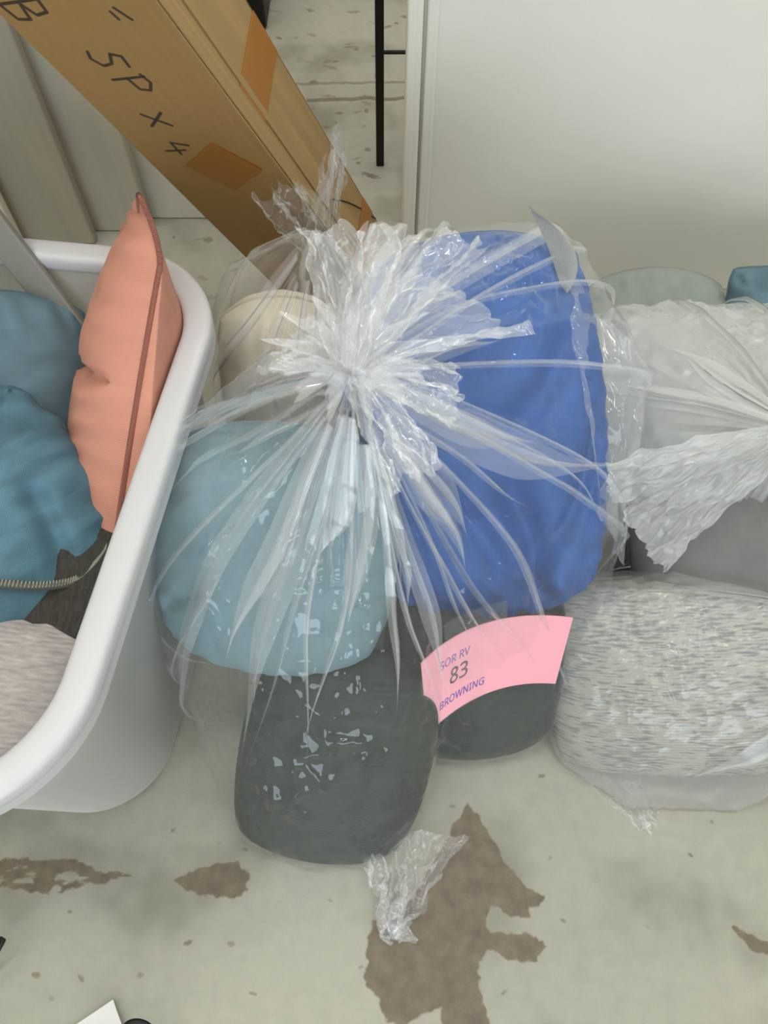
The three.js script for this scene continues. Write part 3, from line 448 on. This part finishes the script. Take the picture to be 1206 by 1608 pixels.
{
  const t = thing('plastic_bag', 'milky plastic bag with off white cushions against the white panel', 'bag', [0.6, 0, -0.83]);
  const { g, fold } = filmBody({ lobes: [[...r1.pts, ...r0.pts, V(0.36, 0.36, -0.78), V(0.4, 0.42, -0.92)]], center: [0.58, 0.26, -0.82], knot: [0.585, 0.49, -0.63], pleats: 50, pleatAmp: 0.014, crinkle: 0.007, sd: 61, nT: 460, nP: 180 }); addTo(t, 'film', g, M.filmMilky); folds(t, fold, 16, 62, M.filmMilky);
  addTo(t, 'ruffled_top', fan({ root: [0.585, 0.49, -0.63], dir: [0.8, 0.3, 0.4], side: [0, 0.6, -0.6], len: 0.14, w0: 0.015, w1: 0.07, folds: 10, amp: 0.016, sd: 7.7 }), M.filmMilky);
  addTo(t, 'loose_skirt', fan({ root: [0.585, 0.49, -0.63], dir: [-0.23, -0.15, 0.07], side: [0.055, -0.12, 0.12], len: 0.26, w0: 0.015, w1: 0.1, folds: 2.6, amp: 0.008, ragged: 0.0, crumple: 0.01, sd: 9.7 }), M.filmMilky);
}
{
  const t = thing('plastic_bag', 'hazy plastic bag around the tweed cushion on the floor at right', 'bag', [0.52, 0, -0.4]);
  const { g, fold } = filmBody({ lobes: [[...r2.pts, V(0.3, 0.05, -0.33), V(0.42, 0.01, -0.2), V(0.42, 0.26, -0.48), V(0.6, 0.28, -0.45), V(0.6, 0.01, -0.2)]], center: [0.52, 0.12, -0.38], knot: [0.86, 0.3, -0.38], pleats: 46, pleatAmp: 0.012, crinkle: 0.006, sd: 71, nT: 460, nP: 180 }); const hazy = phys({ color: 0xf4f4f2, transmission: 0.8, roughness: 0.2, thickness: 0, ior: 1.5, side: THREE.DoubleSide }); addTo(t, 'film', g, hazy); folds(t, fold, 12, 72, hazy);
  addTo(t, 'bottom_corner', fan({ root: [0.36, 0.02, -0.3], dir: [0.5, -0.1, 0.75], side: [0.8, 0.05, -0.5], len: 0.16, w0: 0.07, w1: 0.015, folds: 6, amp: 0.008, sd: 3.9, crumple: 0.01 }), M.film);
}

// ---------------------------------------------------------------- pink tag
{
  const TL = V(0.053, 0.27, -0.378), TM = V(0.151, 0.30, -0.43), TR = V(0.284, 0.28, -0.446), BL = V(0.066, 0.16, -0.301), BM = V(0.157, 0.20, -0.354), BR = V(0.269, 0.18, -0.375);
  const t = thing('pink_tag', 'curved pink card tag with purple handwriting taped to the clear bag', 'tag', [0.16, 0.22, -0.37]);
  const q3 = (a, b, c, u) => { const m = b.clone().multiplyScalar(2).addScaledVector(a, -0.5).addScaledVector(c, -0.5); return a.clone().multiplyScalar((1 - u) ** 2).addScaledVector(m, 2 * u * (1 - u)).addScaledVector(c, u * u); };
  const at = (u, v, lift0 = 0) => { const lift = lift0 + 0.027; const p = q3(TL, TM, TR, u).lerp(q3(BL, BM, BR, u), v); return p.addScaledVector(V(0.05, 0.6, 0.8), lift); };
  const cv = document.createElement('canvas'); cv.width = 1024; cv.height = 512; const c = cv.getContext('2d');
  c.fillStyle = 'rgb(247,172,184)'; c.fillRect(0, 0, 1024, 512);
  const word = (txt, x, y, px, col, lw) => { c.save(); c.translate(x, y); c.transform(1, 0, -0.15, 1, 0, 0); c.font = `${px}px sans-serif`; c.strokeStyle = col; c.fillStyle = col; c.lineWidth = lw; c.strokeText(txt, 0, 0); c.fillText(txt, 0, 0); c.restore(); };
  word('SOR RV', 150, 165, 72, 'rgba(110,80,165,0.9)', 2); word('83', 215, 305, 140, 'rgba(72,48,56,0.9)', 3); word('BROWNING', 118, 430, 70, 'rgba(84,62,160,0.9)', 2);
  const tex = new THREE.CanvasTexture(cv); tex.colorSpace = THREE.SRGBColorSpace;
  const front = gridGeo(48, 12, (u, v) => at(u, v, 0.0008)); { const uv = front.attributes.uv; for (let i = 0; i < uv.count; i++) uv.setY(i, 1 - uv.getY(i)); }
  const back = gridGeo(48, 12, (u, v) => at(u, v, -0.0008));
  const fm = std({ map: tex, roughness: 0.8, side: THREE.DoubleSide }), bm = std({ color: 0xf7acb8, roughness: 0.8, side: THREE.DoubleSide });
  addTo(t, 'card', front, fm); addTo(t, 'card_back', back, bm);
  const slv = (u0, u1, v0, v1, l) => gridGeo(24, 10, (u, v) => at(u0 + (u1 - u0) * u, v0 + (v1 - v0) * v, l));
  addTo(t, 'clear_pocket', slv(-0.02, 0.47, 0.2, 1.0, 0.003), phys({ color: 0xffffff, transmission: 0.96, roughness: 0.1, thickness: 0, side: THREE.DoubleSide }), 'clear plastic pocket over the writing');
  addTo(t, 'clear_tape', slv(0.2, 0.62, -0.25, 0.16, 0.003), M.film, 'clear tape');
}

// ---------------------------------------------------------------- bits at the lower left
{
  const t = thing('paper_slip', 'white paper slip on the floor at the bottom left edge', 'paper', [-0.425, 0.001, 0.12]); t.rotation.y = 0.55;
  const sheet = gridGeo(12, 8, (u, v) => V((u - 0.5) * 0.075, 0.002 + 0.006 * u * u + 0.002 * Math.sin(v * 4), (v - 0.5) * 0.06)); part('sheet', sheet, std({ color: 0xeceae6, roughness: 0.8, side: THREE.DoubleSide }), t);
}
{
  const cable = (name, label, pts, r) => { const t = thing(name, label, 'cable', [pts[0][0], 0, pts[0][2]], 'black cables at the lower left'); const g = new THREE.TubeGeometry(new THREE.CatmullRomCurve3(pts.map((p) => V(p[0] - pts[0][0], p[1], p[2] - pts[0][2]))), 80, r, 8); part('cord', g, M.blackMetal, t); part('plug', new RoundedBoxGeometry(0.02, 0.012, 0.03, 2, 0.004).translate(pts[pts.length - 1][0] - pts[0][0], pts[pts.length - 1][1], pts[pts.length - 1][2] - pts[0][2]), M.blackMetal, t); };
  cable('cable', 'black cable looping into view at the left edge near the floor', [[-0.72, 0.006, 0.12], [-0.66, 0.03, 0.06], [-0.6, 0.05, 0.015], [-0.572, 0.06, -0.005], [-0.585, 0.05, 0.02], [-0.62, 0.03, 0.07], [-0.66, 0.01, 0.15]], 0.004);
  cable('cable', 'black cable arching into view at the bottom edge', [[-0.42, 0.006, 0.2], [-0.39, 0.035, 0.125], [-0.365, 0.05, 0.1], [-0.34, 0.045, 0.105], [-0.32, 0.03, 0.14], [-0.31, 0.008, 0.2]], 0.004);
}
renderer.render(scene, camera);
